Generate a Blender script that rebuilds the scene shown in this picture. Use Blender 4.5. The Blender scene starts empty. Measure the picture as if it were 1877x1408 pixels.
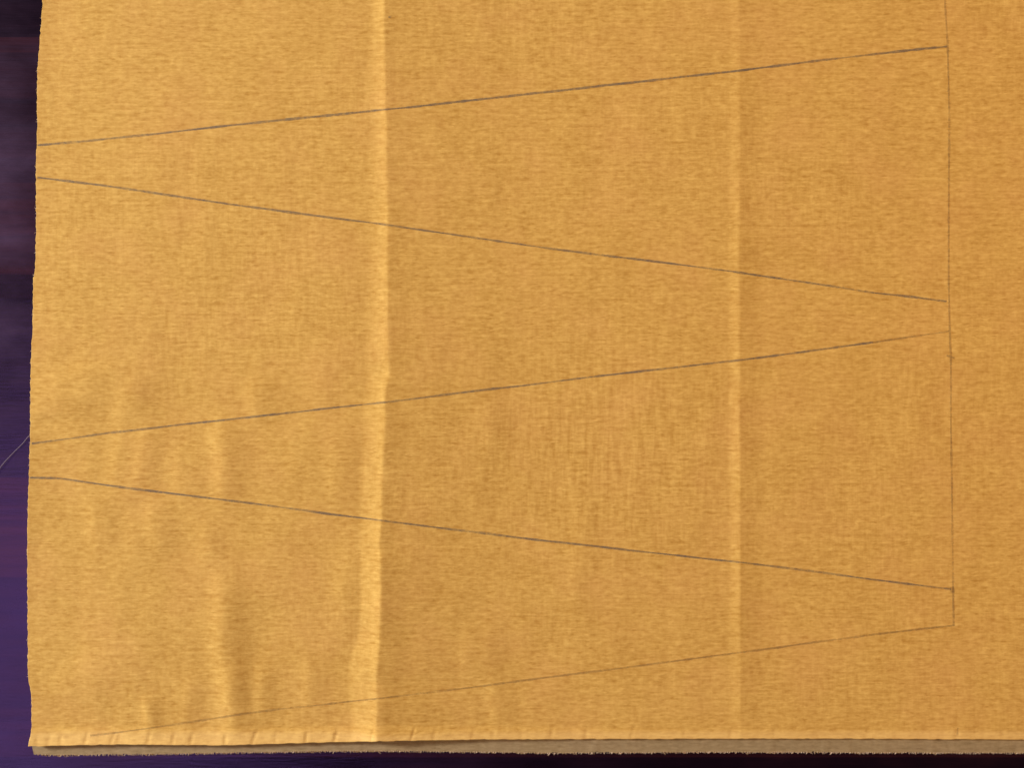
import bpy, math, random
import numpy as np
from mathutils import Vector

random.seed(4)
rng = np.random.default_rng(11)
S = bpy.context.scene
COL = S.collection

# ------------------------------------------------------------------ camera
H = 0.50                      # camera height over the tabletop (m)
PPM = 1877 / 0.60             # photo pixels per metre on the tabletop
cam = bpy.data.cameras.new('camera')
cam.lens, cam.sensor_width = 30, 36
cam.clip_start, cam.clip_end = 0.01, 50
cam.dof.use_dof = True
cam.dof.focus_distance = 0.49
cam.dof.aperture_fstop = 2.2
co = bpy.data.objects.new('camera', cam); COL.objects.link(co)
co.location = (0, 0, H)
S.camera = co

# ------------------------------------------------------------------ light
W = bpy.data.worlds.new('World'); S.world = W; W.use_nodes = True
bg = W.node_tree.nodes['Background']
bg.inputs['Color'].default_value = (1.0, 0.93, 0.85, 1)
bg.inputs['Strength'].default_value = 0.04

def area(name, loc, target, sx, sy, power, col):
    l = bpy.data.lights.new(name, 'AREA')
    l.shape = 'RECTANGLE'; l.size, l.size_y = sx, sy
    l.energy = power; l.color = col
    o = bpy.data.objects.new(name, l); COL.objects.link(o)
    o.location = loc
    d = Vector(target) - Vector(loc)
    o.rotation_euler = d.to_track_quat('-Z', 'Y').to_euler()
    return o
# window, left and slightly above the top edge of the picture, low
area('window_light', (-2.55, 0.62, 0.98), (0.0, -0.1, 0), 0.38, 0.38, 117, (1.0, 0.985, 0.97))
# the cool sky seen through the window, mirrored in the varnish
area('sky_light', (-1.12, -0.60, 1.75), (-0.1, -0.1, 0), 1.0, 1.25, 6.4, (0.60, 0.60, 1.0))
# warm room lamp on the right
area('room_lamp', (1.15, 0.35, 1.55), (0.5, 0.0, 0), 0.35, 0.35, 15, (1.0, 0.54, 0.14))

S.view_settings.view_transform = 'Standard'
S.view_settings.look = 'None'
S.view_settings.exposure = 0
S.view_settings.gamma = 1
S.view_settings.use_curve_mapping = False

# ------------------------------------------------------------------ helpers
def wx(px, z=0.0): return (px - 938.5) / PPM * (H - z) / H
def wy(py, z=0.0): return (704 - py) / PPM * (H - z) / H

def mesh_obj(name, verts, faces, mat, parent=None, smooth=True):
    me = bpy.data.meshes.new(name)
    me.from_pydata([tuple(v) for v in verts], [], [tuple(f) for f in faces])
    me.update()
    if smooth: me.polygons.foreach_set('use_smooth', [True] * len(me.polygons))
    me.materials.append(mat)
    o = bpy.data.objects.new(name, me); COL.objects.link(o)
    if parent: o.parent = parent
    return o

def grid_faces(nr, nc):
    i = np.arange(nr - 1)[:, None] * nc + np.arange(nc - 1)[None, :]
    i = i.ravel()
    return np.stack([i, i + 1, i + nc + 1, i + nc], 1)[:, ::-1].tolist()

def vnoise(x, y, seed=0):
    """smooth value noise in numpy, -1..1"""
    r = np.random.default_rng(seed).uniform(-1, 1, (64, 64))
    x0 = np.floor(x).astype(int); y0 = np.floor(y).astype(int)
    fx = x - x0; fy = y - y0
    fx = fx * fx * (3 - 2 * fx); fy = fy * fy * (3 - 2 * fy)
    g = lambda a, b: r[a % 64, b % 64]
    return (g(x0, y0) * (1 - fx) + g(x0 + 1, y0) * fx) * (1 - fy) + \
           (g(x0, y0 + 1) * (1 - fx) + g(x0 + 1, y0 + 1) * fx) * fy

def ss(a, b, x):
    t = np.clip((x - a) / (b - a), 0, 1); return t * t * (3 - 2 * t)

# ------------------------------------------------------------------ materials
def new_mat(name):
    m = bpy.data.materials.new(name); m.use_nodes = True
    nt = m.node_tree
    return m, nt, nt.nodes, nt.links, nt.nodes['Principled BSDF']

def noise(nt, vec, scale, sc, detail=3, rough=0.55):
    mp = nt.nodes.new('ShaderNodeMapping'); mp.inputs['Scale'].default_value = scale
    nt.links.new(vec, mp.inputs['Vector'])
    n = nt.nodes.new('ShaderNodeTexNoise')
    n.inputs['Scale'].default_value = sc; n.inputs['Detail'].default_value = detail
    n.inputs['Roughness'].default_value = rough
    nt.links.new(mp.outputs[0], n.inputs['Vector'])
    return n.outputs['Fac']

def math_n(nt, op, a, b=None, c=None, clamp=False):
    n = nt.nodes.new('ShaderNodeMath'); n.operation = op; n.use_clamp = clamp
    for i, v in enumerate((a, b, c)):
        if v is None: continue
        if isinstance(v, (int, float)): n.inputs[i].default_value = v
        else: nt.links.new(v, n.inputs[i])
    return n.outputs[0]

def rng_n(nt, v, a, b, c, d):
    n = nt.nodes.new('ShaderNodeMapRange')
    for i, k in zip((1, 2, 3, 4), (a, b, c, d)): n.inputs[i].default_value = k
    nt.links.new(v, n.inputs[0]); return n.outputs[0]

def mix_rgb(nt, f, a, b):
    n = nt.nodes.new('ShaderNodeMix'); n.data_type = 'RGBA'
    if isinstance(f, (int, float)): n.inputs[0].default_value = f
    else: nt.links.new(f, n.inputs[0])
    for i, v in ((6, a), (7, b)):
        if isinstance(v, tuple): n.inputs[i].default_value = (*v, 1)
        else: nt.links.new(v, n.inputs[i])
    return n.outputs[2]

def cloth_material(name, light, dark, pink, rim_pale=0.0):
    m, nt, N, L, P = new_mat(name)
    tc = N.new('ShaderNodeTexCoord').outputs['Object']
    # weft slubs run along x, warp threads along y
    weft = noise(nt, tc, (110, 760, 1), 1.0, 2, 0.55)
    long = noise(nt, tc, (9, 620, 1), 1.0, 2, 0.6)
    weft2 = noise(nt, tc, (38, 330, 1), 1.0, 4, 0.62)
    warp = noise(nt, tc, (430, 70, 1), 1.0, 3, 0.6)
    grain = noise(nt, tc, (230, 480, 1), 1.0, 2, 0.6)
    big = noise(nt, tc, (6, 7, 1), 1.0, 2)
    blot = noise(nt, tc, (38, 46, 1), 1.0, 3)
    hue = noise(nt, tc, (22, 22, 1), 1.0, 3)
    wmask = rng_n(nt, big, 0.42, 0.62, 0.35, 1.0)
    s = math_n(nt, 'MULTIPLY', math_n(nt, 'SUBTRACT', weft, 0.5), 0.85)
    s = math_n(nt, 'ADD', s, math_n(nt, 'MULTIPLY', math_n(nt, 'SUBTRACT', weft2, 0.5), 0.55))
    s = math_n(nt, 'ADD', s, math_n(nt, 'MULTIPLY', math_n(nt, 'MULTIPLY', math_n(nt, 'SUBTRACT', warp, 0.5), wmask), 0.75))
    s = math_n(nt, 'ADD', s, math_n(nt, 'MULTIPLY', math_n(nt, 'SUBTRACT', grain, 0.5), 1.3))
    s = math_n(nt, 'ADD', s, math_n(nt, 'MULTIPLY', math_n(nt, 'SUBTRACT', blot, 0.5), 0.35))
    # looser, more open patch of weave in the middle, where the warp shows
    sub = N.new('ShaderNodeVectorMath'); sub.operation = 'DISTANCE'
    L.new(tc, sub.inputs[0]); sub.inputs[1].default_value = (wx(1110), wy(780), 0)
    patch = rng_n(nt, sub.outputs['Value'], 0.02, 0.10, 1.0, 0.0)
    warp2 = noise(nt, tc, (330, 45, 1), 1.0, 2, 0.5)
    s = math_n(nt, 'ADD', s, math_n(nt, 'MULTIPLY', math_n(nt, 'MULTIPLY', math_n(nt, 'SUBTRACT', warp2, 0.5), patch), 1.1))
    # dark flecks where the slubs leave a gap
    fl = rng_n(nt, noise(nt, tc, (190, 760, 1), 1.0, 1, 0.5), 0.60, 0.76, 0.0, 0.34)
    lf = rng_n(nt, noise(nt, tc, (190, 780, 3), 1.0, 1, 0.5), 0.62, 0.78, 0.0, 0.30)
    s = math_n(nt, 'ADD', math_n(nt, 'SUBTRACT', s, fl), lf)
    s = math_n(nt, 'ADD', s, math_n(nt, 'MULTIPLY', math_n(nt, 'SUBTRACT', long, 0.5), 0.38))
    f = math_n(nt, 'ADD', s, 0.5, clamp=True)
    c = mix_rgb(nt, f, dark, light)
    c = mix_rgb(nt, rng_n(nt, hue, 0.45, 0.75, 0.0, 0.22), c, pink)
    # paler band, a few millimetres wide, along the bottom rim
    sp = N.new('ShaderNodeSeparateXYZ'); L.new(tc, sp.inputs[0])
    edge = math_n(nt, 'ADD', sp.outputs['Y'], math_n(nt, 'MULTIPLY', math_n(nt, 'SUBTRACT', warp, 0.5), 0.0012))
    em = rng_n(nt, edge, wy(1345), wy(1336), rim_pale, 0.0)
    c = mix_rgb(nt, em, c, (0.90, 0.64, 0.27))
    L.new(c, P.inputs['Base Color'])
    P.inputs['Roughness'].default_value = 0.92
    P.inputs['Specular IOR Level'].default_value = 0.15
    P.inputs['Sheen Weight'].default_value = 0.04
    b = N.new('ShaderNodeBump'); b.inputs['Strength'].default_value = 0.35
    b.inputs['Distance'].default_value = 0.00025
    L.new(f, b.inputs['Height']); L.new(b.outputs[0], P.inputs['Normal'])
    return m

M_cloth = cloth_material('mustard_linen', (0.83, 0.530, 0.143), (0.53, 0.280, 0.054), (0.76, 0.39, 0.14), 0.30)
M_selv_shaded = cloth_material('selvedge_linen_shaded', (0.41, 0.305, 0.165), (0.26, 0.185, 0.09), (0.38, 0.26, 0.17))  # duller selvedge linen, the shade under the curled rim mixed into its colour

def table_material():
    m, nt, N, L, P = new_mat('varnished_dark_wood')
    tc = N.new('ShaderNodeTexCoord').outputs['Object']
    grain = noise(nt, tc, (9, 170, 1), 1.0, 5, 0.6)
    fine = noise(nt, tc, (60, 700, 1), 1.0, 3, 0.6)
    blot = noise(nt, tc, (14, 26, 1), 1.0, 4, 0.6)
    # staves: bands of different tone along y, broken at different x
    sep = N.new('ShaderNodeSeparateXYZ'); L.new(tc, sep.inputs[0])
    ramp = N.new('ShaderNodeValToRGB'); ramp.color_ramp.interpolation = 'CONSTANT'
    L.new(rng_n(nt, sep.outputs['Y'], wy(1600), wy(-200), 0, 1), ramp.inputs[0])
    cr = ramp.color_ramp
    def pos(py): return (1600 - py) / 1800
    bands = [(1600, .04), (1392, .50), (1300, .30), (1062, .80), (880, .15), (548, .20), (505, .70), (340, .25), (182, .30), (96, .75), (70, .10), (-60, .5)]
    cr.elements[0].position = 0; cr.elements[0].color = (.04, .04, .04, 1)
    cr.elements[1].position = pos(1392); 
    for k, (py, v) in enumerate(bands[1:]):
        # each stave starts at its lower edge and runs upward
        e = cr.elements[1] if k == 0 else cr.elements.new(pos(py))
        e.color = (v, v, v, 1)
    f = math_n(nt, 'ADD', math_n(nt, 'MULTIPLY', ramp.outputs[0], 0.75),
               math_n(nt, 'MULTIPLY', math_n(nt, 'SUBTRACT', blot, 0.5), 0.45), clamp=True)
    c = mix_rgb(nt, f, (0.0022, 0.0005, 0.0012), (0.036, 0.0062, 0.0045))
    g = rng_n(nt, grain, 0.3, 0.72, 0.35, 1.5)
    mul = N.new('ShaderNodeVectorMath'); mul.operation = 'SCALE'
    L.new(c, mul.inputs[0]); L.new(g, mul.inputs['Scale'])
    L.new(mul.outputs[0], P.inputs['Base Color'])
    L.new(rng_n(nt, blot, 0.3, 0.7, 0.22, 0.36), P.inputs['Roughness'])
    P.inputs['Specular IOR Level'].default_value = 0.85
    P.inputs['Specular Tint'].default_value = (0.82, 0.40, 1.0, 1)
    b = N.new('ShaderNodeBump'); b.inputs['Strength'].default_value = 0.25
    b.inputs['Distance'].default_value = 0.0004
    L.new(math_n(nt, 'ADD', fine, grain), b.inputs['Height']); L.new(b.outputs[0], P.inputs['Normal'])
    return m
M_table = table_material()

def pencil_material(name, col, a0, a1):
    m, nt, N, L, P = new_mat(name)
    tc = N.new('ShaderNodeTexCoord').outputs['Object']
    n = noise(nt, tc, (420, 520, 1), 1.0, 3, 0.7)
    n2 = noise(nt, tc, (24, 24, 1), 1.0, 2)
    a = rng_n(nt, math_n(nt, 'ADD', math_n(nt, 'MULTIPLY', n, 0.5), math_n(nt, 'MULTIPLY', n2, 0.5)), 0.36, 0.60, a0, a1)
    L.new(a, P.inputs['Alpha'])
    P.inputs['Base Color'].default_value = (*col, 1)
    P.inputs['Roughness'].default_value = 0.75
    return m
M_pen = pencil_material('graphite_dark', (0.17, 0.145, 0.120), 0.16, 0.62)
M_pen2 = pencil_material('graphite_faint', (0.27, 0.155, 0.060), 0.06, 0.40)

def plain(name, col, rough=0.8, alpha=1.0):
    m, nt, N, L, P = new_mat(name)
    tc = N.new('ShaderNodeTexCoord').outputs['Object']
    n = noise(nt, tc, (300, 300, 300), 1.0, 2)
    L.new(mix_rgb(nt, n, tuple(v * .75 for v in col), tuple(min(1, v * 1.2) for v in col)), P.inputs['Base Color'])
    P.inputs['Roughness'].default_value = rough
    P.inputs['Alpha'].default_value = alpha
    return m
M_fray = plain('frayed_linen', (0.62, 0.44, 0.29))
M_thread = plain('pale_thread', (0.36, 0.28, 0.36), 0.6, 0.42)

# ------------------------------------------------------------------ tabletop
def build_table():
    x0, x1, y0, y1, t = -0.85, 0.95, -0.62, 0.75, 0.03
    r = 0.003
    def ring(i, z): return [(x0 + i, y0 + i, z), (x1 - i, y0 + i, z), (x1 - i, y1 - i, z), (x0 + i, y1 - i, z)]
    v = ring(r, -t) + ring(0, -t + r) + ring(0, -r) + ring(r, 0)
    f = [(3, 2, 1, 0)]
    for k in range(3):
        for j in range(4):
            a = k * 4 + j; b = k * 4 + (j + 1) % 4
            f.append((a, b, b + 4, a + 4))
    f.append((12, 13, 14, 15))
    o = mesh_obj('tabletop', v, f, M_table, smooth=False)
    o['kind'] = 'structure'
    return o
build_table()

# ------------------------------------------------------------------ cloth shape
LE = [(-400, 92), (0, 78), (60, 74), (120, 69), (180, 68), (230, 68.5), (300, 66), (420, 66), (490, 64.5), (512, 61), (600, 60), (650, 57),
      (700, 56), (800, 55), (870, 53), (920, 51.5), (1000, 50), (1100, 50.5), (1240, 51), (1280, 58), (1335, 58), (1352, 56), (1362, 53), (1372, 51)]
BE = [(50, 1370), (80, 1369), (200, 1366), (400, 1367.5), (600, 1362), (700, 1360), (900, 1356.5), (1100, 1356), (1500, 1355), (1877, 1357), (2400, 1362)]
UE = [(50, 1384), (100, 1386), (250, 1384.5), (400, 1382), (600, 1378.5), (700, 1378.5), (900, 1380), (1000, 1382), (1300, 1380), (1600, 1381), (1877, 1382), (2400, 1386)]
def crv(T, x): 
    a = np.array(T, float); return np.interp(x, a[:, 0], a[:, 1])

WR = [ # px, py, half length y, half width x, amp(mm), tilt (px per px)
    (412, 1165, 130, 26, 0.55, 0.03), (428, 1290, 70, 24, 0.55, 0.05), (484, 1270, 55, 16, 0.25, 0.02), (348, 1290, 60, 18, 0.16, -0.03),
    (568, 1260, 55, 16, 0.22, 0.05), (262, 850, 70, 26, 0.35, -0.22), (215, 850, 70, 22, 0.25, -0.1), (408, 850, 90, 22, 0.42, 0.05),
    (470, 735, 45, 20, 0.25, -0.1), (330, 870, 50, 22, 0.2, 0.05), (285, 960, 55, 20, 0.25, 0.1), (180, 960, 50, 22, 0.2, 0.05), (545, 830, 60, 26, 0.18, 0.0),
    (620, 850, 80, 24, 0.2, 0.0), (240, 730, 50, 28, 0.22, -0.3), (130, 700, 36, 60, 0.32, -1.2), (95, 745, 26, 50, 0.25, -1.4), (380, 1000, 45, 20, 0.18, 0.0),
    (900, 1190, 70, 22, 0.16, 0.02), (860, 1190, 50, 16, 0.12, 0.02), (910, 1290, 55, 18, 0.16, 0.0), (1060, 1000, 120, 16, 0.10, 0.0), (960, 1120, 70, 20, 0.10, 0.0),
    (900, 780, 60, 22, 0.16, 0.02), (640, 1080, 80, 24, 0.18, 0.0), (270, 1310, 35, 12, 0.30, 0.0), (590, 690, 60, 26, 0.12, 0.0), (150, 1240, 50, 60, 0.15, -0.8)]

def softcrest(d, wl, wr, p=1.7, r=2.0):
    """ridge with its crest at d = 0, gentle skirts of width wl (left) and wr (right)"""
    w = np.where(d < 0, wl, wr)
    a = np.sqrt(d * d + r * r) - r
    t = np.clip(1 - a / w, 0, 1)
    return t ** p

def zcloth(px, py):
    """height of the upper layer over the tabletop in metres"""
    px = np.asarray(px, float); py = np.asarray(py, float)
    z = np.full(np.broadcast(px, py).shape, 1.25)
    # main fold
    c = np.interp(py, [0, 300, 600, 660, 690, 715, 760, 860, 950, 1000, 1020, 1060, 1180, 1240, 1290, 1360],
                  [706, 710, 712, 712, 713, 707, 706, 702, 699, 696, 700, 698, 697, 691, 692, 691])
    c = c + 1.4 * vnoise(py / 60 + 3, py * 0, 5) + 0.8 * vnoise(py / 19, py * 0, 6)
    A = np.interp(py, [-300, 0, 200, 500, 700, 900, 1100, 1360], [0.8, 0.95, 1.15, 1.3, 1.5, 2.0, 2.6, 2.7]) * (1 + .12 * vnoise(py / 45, py * 0, 9))
    wl = np.interp(py, [0, 600, 900, 1100, 1250, 1360], [28, 38, 38, 38, 46, 46]) * (1 + .15 * vnoise(py / 55, py * 0, 8))
    wr = np.interp(py, [0, 600, 900, 1200, 1360], [30, 34, 36, 42, 40])
    pl = np.interp(py, [0, 800, 1100], [1.9, 1.7, 1.25])
    z += 1.20 * A * softcrest(px - c, wl, 260, np.where(px < c, pl, 1.5), 3.0)
    z += 0.16 * A * softcrest(px - c, wl, 1.15 * wr, 1.3, 3.0) + 0.05 * A * softcrest(px - c, 12, 20, 1.3, 2)
    z += 0.85 * np.interp(py, [0, 700, 1100], [0.3, 0.6, 1.0]) * softcrest(px - c, 330, 300, 1.2, 8)
    for (yy, a) in ((688, .5), (1012, .6), (1255, .4), (870, .25)):
        z -= a * np.exp(-((py - yy - 0.5 * (px - c)) / 8) ** 2) * np.exp(-((px - c + 9) / 14) ** 2)
    # second, flatter crease
    c2 = 1356 + 1.0 * vnoise(py / 90, py * 0, 12) + (py - 700) * 0.002
    A2 = np.interp(py, [0, 150, 260, 700, 1000, 1200, 1360], [0.22, 0.2, 0.34, 0.42, 0.45, 0.32, 0.2]) * (1 + .3 * vnoise(py / 35, py * 0, 14))
    z += 1.9 * A2 * softcrest(px - c2, 19, 42, 1.35, 1.2)
    # wrinkles
    for (x, y, ly, w, a, tl) in WR:
        w = 1.22 * w; tl = tl + 0
        dx = px - (x + tl * (py - y)) - 3.5 * vnoise(py / 40, py * 0, int(x) % 90); dy = (py - y) / ly
        env = np.exp(-dy ** 4 - 0.4 * dy * dy)
        z += 3.0 * a * env * np.exp(-np.where(dx < 0, (dx / (w * .72)) ** 2, (dx / (w * 1.3)) ** 2))
    # soft unevenness, stronger toward the lower left
    k = 0.35 + 0.65 * ss(1500, 200, px) * ss(300, 1000, py)
    z += k * 0.6 * vnoise(px / 120, py / 170, 21) + k * 0.22 * vnoise(px / 42, py / 110, 22)
    z += 0.07 * vnoise(px / 25, py / 60, 23)
    z += 0.018 * vnoise(px / 9, py / 22, 24)
    # left rim a little wavy and lifting, then down to the table
    le = crv(LE, py); dl = px - le
    z += 0.35 * np.exp(-np.clip(dl, 0, None) / 16) * (0.6 + 0.5 * vnoise(py / 35, py * 0, 31))
    # bottom rim curls up toward its edge: wide at the left, a thin lip at the right
    be = crv(BE, px); db = be - py
    curl = np.interp(px, [50, 150, 700, 1000, 1400, 2000], [3.1, 3.1, 2.4, 1.3, 0.75, 0.6])
    wc = np.interp(px, [50, 150, 700, 1000, 1400, 2000], [36, 34, 30, 24, 16, 14])
    z += curl * np.clip(1 - np.abs(db) / wc, 0, 1) ** 1.25
    for (tx, a) in TK:
        q = (tx * 0.618) % 1.0
        dx = px - tx - ((0.45 * q - 0.05) * (db - 12)); a = a * (0.35 + 0.4 * ((tx * 0.37) % 1.0)); hl = 8 + 6 * q
        z -= a * np.exp(-(dx / 2.6) ** 2) * np.exp(-((db - 9 - 4 * q) / hl) ** 4)
        z += 0.4 * a * np.exp(-((dx + 9) / 8) ** 2) * np.exp(-((db - 12) / 13) ** 4)
    return np.clip(z, 0.95, None) * 1e-3

TK = [(68, .5), (90, .3), (112, .5), (158, .55), (207, .4), (218, .3), (273, .8), (318, .45), (352, .6), (413, .6), (466, .6), (505, .3), (562, .55), (616, .55),
      (682, .5), (757, .5), (797, .3), (868, .45), (905, .25), (957, .4), (1012, .4), (1075, .3), (1160, .45), (1255, .25), (1340, .2), (1420, .3), (1500, .2), (1590, .2), (1755, .5), (1840, .2)]

def build_upper(parent):
    xs = np.concatenate([np.array([0, 1, 3, 6, 10.]), np.arange(13, 640, 3.2), np.arange(620, 720, 2.0) , np.arange(720, 1330, 3.4), np.arange(1300, 1340, 2.0), np.arange(1340, 1860, 3.8), np.arange(1860, 2500, 9.)])
    xs = np.unique(np.sort(xs))
    xs = xs[np.concatenate([[True], np.diff(xs) > 0.8])]
    ys = np.concatenate([np.arange(0, 30, 1.6), np.arange(30, 1380, 5.0), np.arange(1380, 1760, 12)])   # distance up from the bottom rim
    U, V = np.meshgrid(xs, ys)
    nomx = U + 58
    be = crv(BE, nomx)
    py = be - V
    le = crv(LE, py)
    px = U + le + (58 - le) * (1 - np.exp(-U / 90))
    # fine fraying irregularity of the cut rim
    px = px - 0.9 * vnoise(py / 6, py * 0, 41) * np.exp(-U / 5)
    py = py + 0.7 * vnoise(px / 8, px * 0, 42) * np.exp(-V / 4)
    z = zcloth(px, py)
    X = wx(px, z); Y = wy(py, z); Z = z
    # two turned rows close every rim: lip thickness down toward the lower layer
    def pad(A, left, bottom):
        A = np.concatenate([A[:, :1] + left, A], 1)
        return np.concatenate([A[:1] + bottom, A], 0)
    X = np.concatenate([X[:, :1] + 0.00025, X[:, :1] - 0.0002, X], 1)
    Y = np.concatenate([Y[:, :1], Y[:, :1], Y], 1)
    Z = np.concatenate([np.full_like(Z[:, :1], 0.0003), Z[:, :1] - 0.00035, Z], 1)
    X = np.concatenate([X[:1], X[:1], X], 0)
    Y = np.concatenate([Y[:1] + 0.0012, Y[:1] - 0.00012, Y], 0)
    Z = np.concatenate([np.minimum(Z[:1], np.maximum(Z[:1] - 0.0009, 0.0003)), np.maximum(Z[:1] - 0.0004, 0.0003), Z], 0)
    nr, nc = X.shape
    v = np.stack([X.ravel(), Y.ravel(), Z.ravel()], 1)
    f = grid_faces(nr, nc)
    f = [q[::-1] for q in f]
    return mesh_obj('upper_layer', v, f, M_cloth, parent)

def under_z(px, py):
    return (0.30 + 0.12 * vnoise(px / 50, py / 9, 51) + 0.10 * np.clip(vnoise(px / 14, py * 0, 52), 0, 1)) * 1e-3

def build_under(parent):
    xs = np.concatenate([np.arange(0, 1900, 1.3), np.arange(1900, 2440, 6)])
    vs = np.array([0, 1.5, 3, 5, 8, 12, 16, 20, 26, 34, 80, 400, 900, 1300, 1700.])
    U, V = np.meshgrid(xs, vs)
    x = U + 51
    jag = np.random.default_rng(8).uniform(-1, 1, len(xs))
    jag = 0.9 * jag + 1.1 * vnoise(xs / 9, xs * 0, 61) + 0.9 * vnoise(xs / 40, xs * 0, 62)
    py = crv(UE, x) - V + jag[None, :] * np.exp(-V / 1.5)
    # slanted corner and left rim kept just inside the upper layer
    px = x + np.where(V < 30, (1 - V / 30) * 7, 0) * np.exp(-U / 30) + np.clip(crv(LE, py) - 50, -3, 40) * np.exp(-U / 60) + 3 * np.exp(-U / 30)
    z = under_z(px, py)
    z = np.where(V > 30, 0.0003, z)
    v = np.stack([wx(px, z).ravel(), wy(py, z).ravel(), z.ravel()], 1)
    f = [q[::-1] for q in grid_faces(*px.shape)]
    return mesh_obj('selvedge', v, f, M_selv_shaded, parent)

def tube(pts, r, n=5):
    """tapered tube through 3-D points; r is one radius per point"""
    vs, fs = [], []
    P = [Vector(p) for p in pts]
    for i, p in enumerate(P):
        d = (P[min(i + 1, len(P) - 1)] - P[max(i - 1, 0)]).normalized()
        a = d.cross(Vector((0, 0, 1)))
        a = a.normalized() if a.length > 1e-5 else Vector((1, 0, 0))
        b = d.cross(a)
        for k in range(n):
            t = 2 * math.pi * k / n
            vs.append(p + (a * math.cos(t) + b * math.sin(t)) * r[i])
    for i in range(len(P) - 1):
        for k in range(n):
            fs.append((i * n + k, i * n + (k + 1) % n, (i + 1) * n + (k + 1) % n, (i + 1) * n + k))
    fs.append(tuple(range(n))); o = (len(P) - 1) * n
    fs.append(tuple(range(o + n - 1, o - 1, -1)))
    return vs, fs

def build_fringe(parent):
    V, F = [], []
    R = random.Random(3)
    x = 68.0
    while x < 2300:
        x += R.uniform(1.2, 5.5)
        y = float(crv(UE, x)) - 1.5
        ln = R.uniform(1.2, 3.6) * (1.5 if R.random() < .08 else 1)
        a = R.uniform(-0.7, 0.7)
        z0 = 0.00040
        pts = [(wx(x + a * ln * t * (1 + t * .5)), wy(y + ln * t), z0 * (1 - .5 * t) + 0.00012) for t in (0, .35, .7, 1)]
        r = R.uniform(0.00018, 0.00034)
        v, f = tube(pts, [r, r, r * .8, r * .3], 4)
        o = len(V); V += v; F += [tuple(i + o for i in q) for q in f]
    return mesh_obj('frayed_edge', V, F, M_fray, parent)

def build_fuzz(parent):
    V, F = [], []
    R = random.Random(9)
    for py in [66, 222, 318, 362, 398, 505, 556, 620, 735, 748, 812, 936, 1010, 1105, 1248, 1290] + [R.uniform(-200, 1360) for _ in range(120)]:
        x = float(crv(LE, py)); z = float(zcloth(x + 1, py))
        ln = R.uniform(1.0, 5.0); a = R.uniform(-1, 1)
        pts = [(wx(x + 1 - ln * t, z), wy(py + a * ln * t * t, z), z * (1 - .35 * t)) for t in (0, .4, .75, 1)]
        v, f = tube(pts, [0.00009, 0.00009, 0.00007, 0.00003], 4)
        o = len(V); V += v; F += [tuple(i + o for i in q) for q in f]
    return mesh_obj('side_fuzz', V, F, M_fray, parent)

def line_strip(name, pts, w, mat, parent, lift=0.00010, label=None):
    """hand drawn line lying on the cloth: a thin ribbon that follows its folds"""
    P = np.array(pts, float)
    seg = np.hypot(*np.diff(P, axis=0).T); s = np.concatenate([[0], np.cumsum(seg)])
    n = max(4, int(s[-1] / 2.6)); t = np.linspace(0, s[-1], n)
    x = np.interp(t, s, P[:, 0]); y = np.interp(t, s, P[:, 1])
    k = np.ones(9) / 9
    if n > 60:
        for arr in (x, y):
            pad = np.concatenate([np.full(4, arr[0]), arr, np.full(4, arr[-1])])
            sm = np.convolve(pad, k, 'valid'); sm[:5] = arr[:5]; sm[-5:] = arr[-5:]; arr[:] = sm
    sd = int(P[0, 0] * 7 + P[0, 1])
    y = y + 0.45 * vnoise(t / 70, t * 0, sd % 97) 
    dx = np.gradient(x); dy = np.gradient(y); l = np.hypot(dx, dy); nx, ny = -dy / l, dx / l
    hw = w * 0.60 * (1 + 0.28 * vnoise(t / 14, t * 0, sd % 89) + 0.2 * vnoise(t / 60, t * 0, sd % 83))
    rows = []
    for q in (-1, 0, 1):
        a = x + nx * hw * q; b = y + ny * hw * q
        z = zcloth(a, b) + lift
        rows.append(np.stack([wx(a, z), wy(b, z), z], 1))
    v = np.concatenate(rows)
    f = [tuple(q) for q in grid_faces(3, n)]
    o = mesh_obj(name, v, f, mat, parent)
    # ribbon faces up
    if o.data.polygons[0].normal.z < 0: o.data.flip_normals()
    if label: o['label'] = label
    return o

# ------------------------------------------------------------------ the folded fabric
fab = bpy.data.objects.new('folded_fabric', None); COL.objects.link(fab)
fab['label'] = 'mustard yellow linen fabric with fold creases and pencilled triangles, lying on dark wood'
fab['category'] = 'fabric'
fab.empty_display_size = 0.05
build_upper(fab); build_under(fab); build_fringe(fab); build_fuzz(fab)

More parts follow.
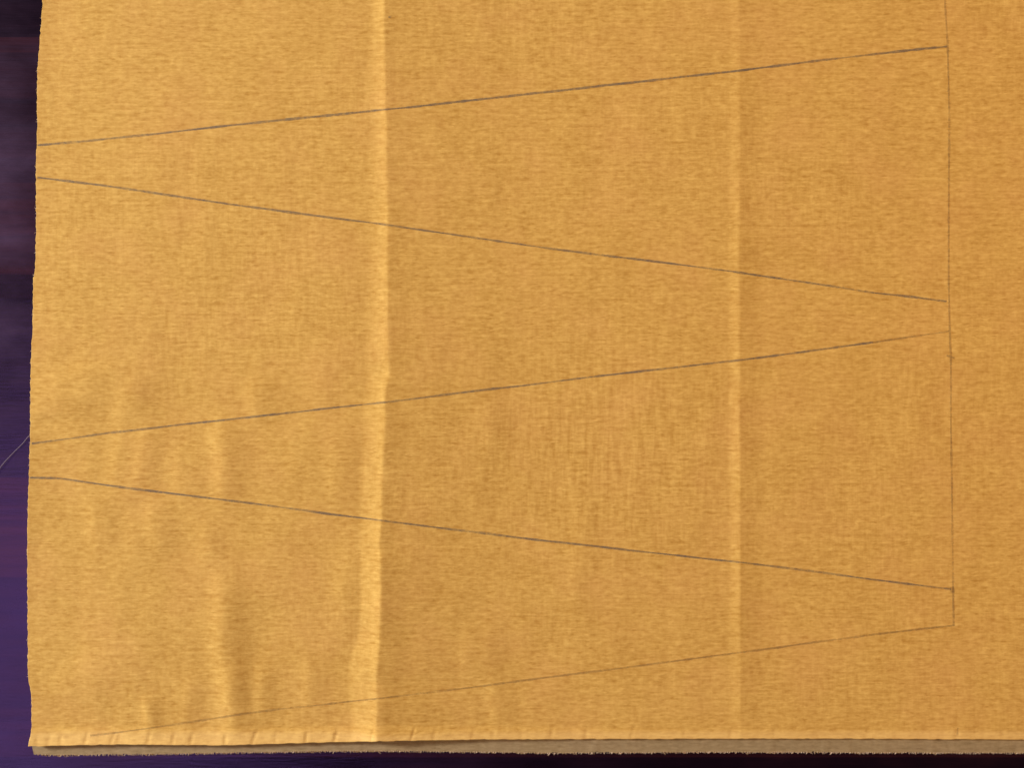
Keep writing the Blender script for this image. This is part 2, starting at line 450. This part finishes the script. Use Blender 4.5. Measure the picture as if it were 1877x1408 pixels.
line_strip('pencil_line', [(69, 265.5), (150, 259), (300, 243), (500, 221), (710, 200), (1000, 168), (1272, 138), (1355, 129), (1500, 110), (1736, 84)], 3.3, M_pen, fab,
           label='darkest pencil line, rising across the top of the fabric')
line_strip('pencil_line', [(68, 325), (200, 341), (450, 378), (710, 412), (1000, 454), (1355, 499), (1600, 536), (1735, 552)], 3.1, M_pen, fab)
line_strip('pencil_line', [(58, 813), (200, 794), (400, 771), (708, 737), (1070, 693), (1355, 660), (1600, 628)], 2.9, M_pen, fab)
line_strip('pencil_line', [(1600, 628), (1670, 617), (1740, 607)], 2.6, M_pen2, fab)
line_strip('pencil_line', [(54, 876), (108, 877), (250, 897), (400, 915), (700, 955), (1000, 992), (1355, 1031), (1550, 1056), (1743, 1081)], 2.8, M_pen, fab)
line_strip('pencil_line', [(165, 1349), (210, 1344), (270, 1336), (500, 1302), (690, 1282), (880, 1259), (1355, 1197), (1600, 1164), (1750, 1147)], 2.9, M_pen2, fab,
           label='faint pencil line running into the bottom left corner of the fabric')
line_strip('pencil_line', [(1726, -200), (1732, 0), (1737, 83), (1740, 200), (1739, 400), (1739, 520), (1741, 610), (1743, 655), (1743, 780), (1745, 900), (1747, 1080), (1748, 1147)], 3.0, M_pen2, fab,
           label='faint upright pencil line joining the wide ends of the triangles')
line_strip('pencil_mark', [(1735, 652), (1743, 654), (1750, 657)], 3.0, M_pen2, fab)
line_strip('pencil_mark', [(1744, 1076), (1745.5, 1081), (1746, 1087)], 5.0, M_pen2, fab)
line_strip('pencil_mark', [(712, 30), (714, 30.5), (717, 30)], 4.5, M_pen, fab)
line_strip('pencil_mark', [(1755, 1335), (1755.5, 1341), (1755, 1349)], 3.0, M_pen2, fab)

# ------------------------------------------------------------------ loose thread
tp = [(62, 792), (52, 801), (44, 812), (30, 825), (14, 842), (2, 856), (-6, 872), (-20, 895), (-45, 915), (-80, 925)]
tp = np.array(tp, float); ti = np.linspace(0, len(tp) - 1, 60)
tx = np.interp(ti, np.arange(len(tp)), tp[:, 0]); ty = np.interp(ti, np.arange(len(tp)), tp[:, 1])
k = np.ones(5) / 5
tx[2:-2] = np.convolve(tx, k, 'valid'); ty[2:-2] = np.convolve(ty, k, 'valid')
v, f = tube([(wx(a), wy(b), 0.00022 + 0.0004 * abs(math.sin(i * .16))) for i, (a, b) in enumerate(zip(tx, ty))], [0.00020] * 60, 6)
th = mesh_obj('loose_thread', v, f, M_thread)
th['label'] = 'thin pale loose thread on the dark wood beside the left edge of the fabric'
th['category'] = 'thread'
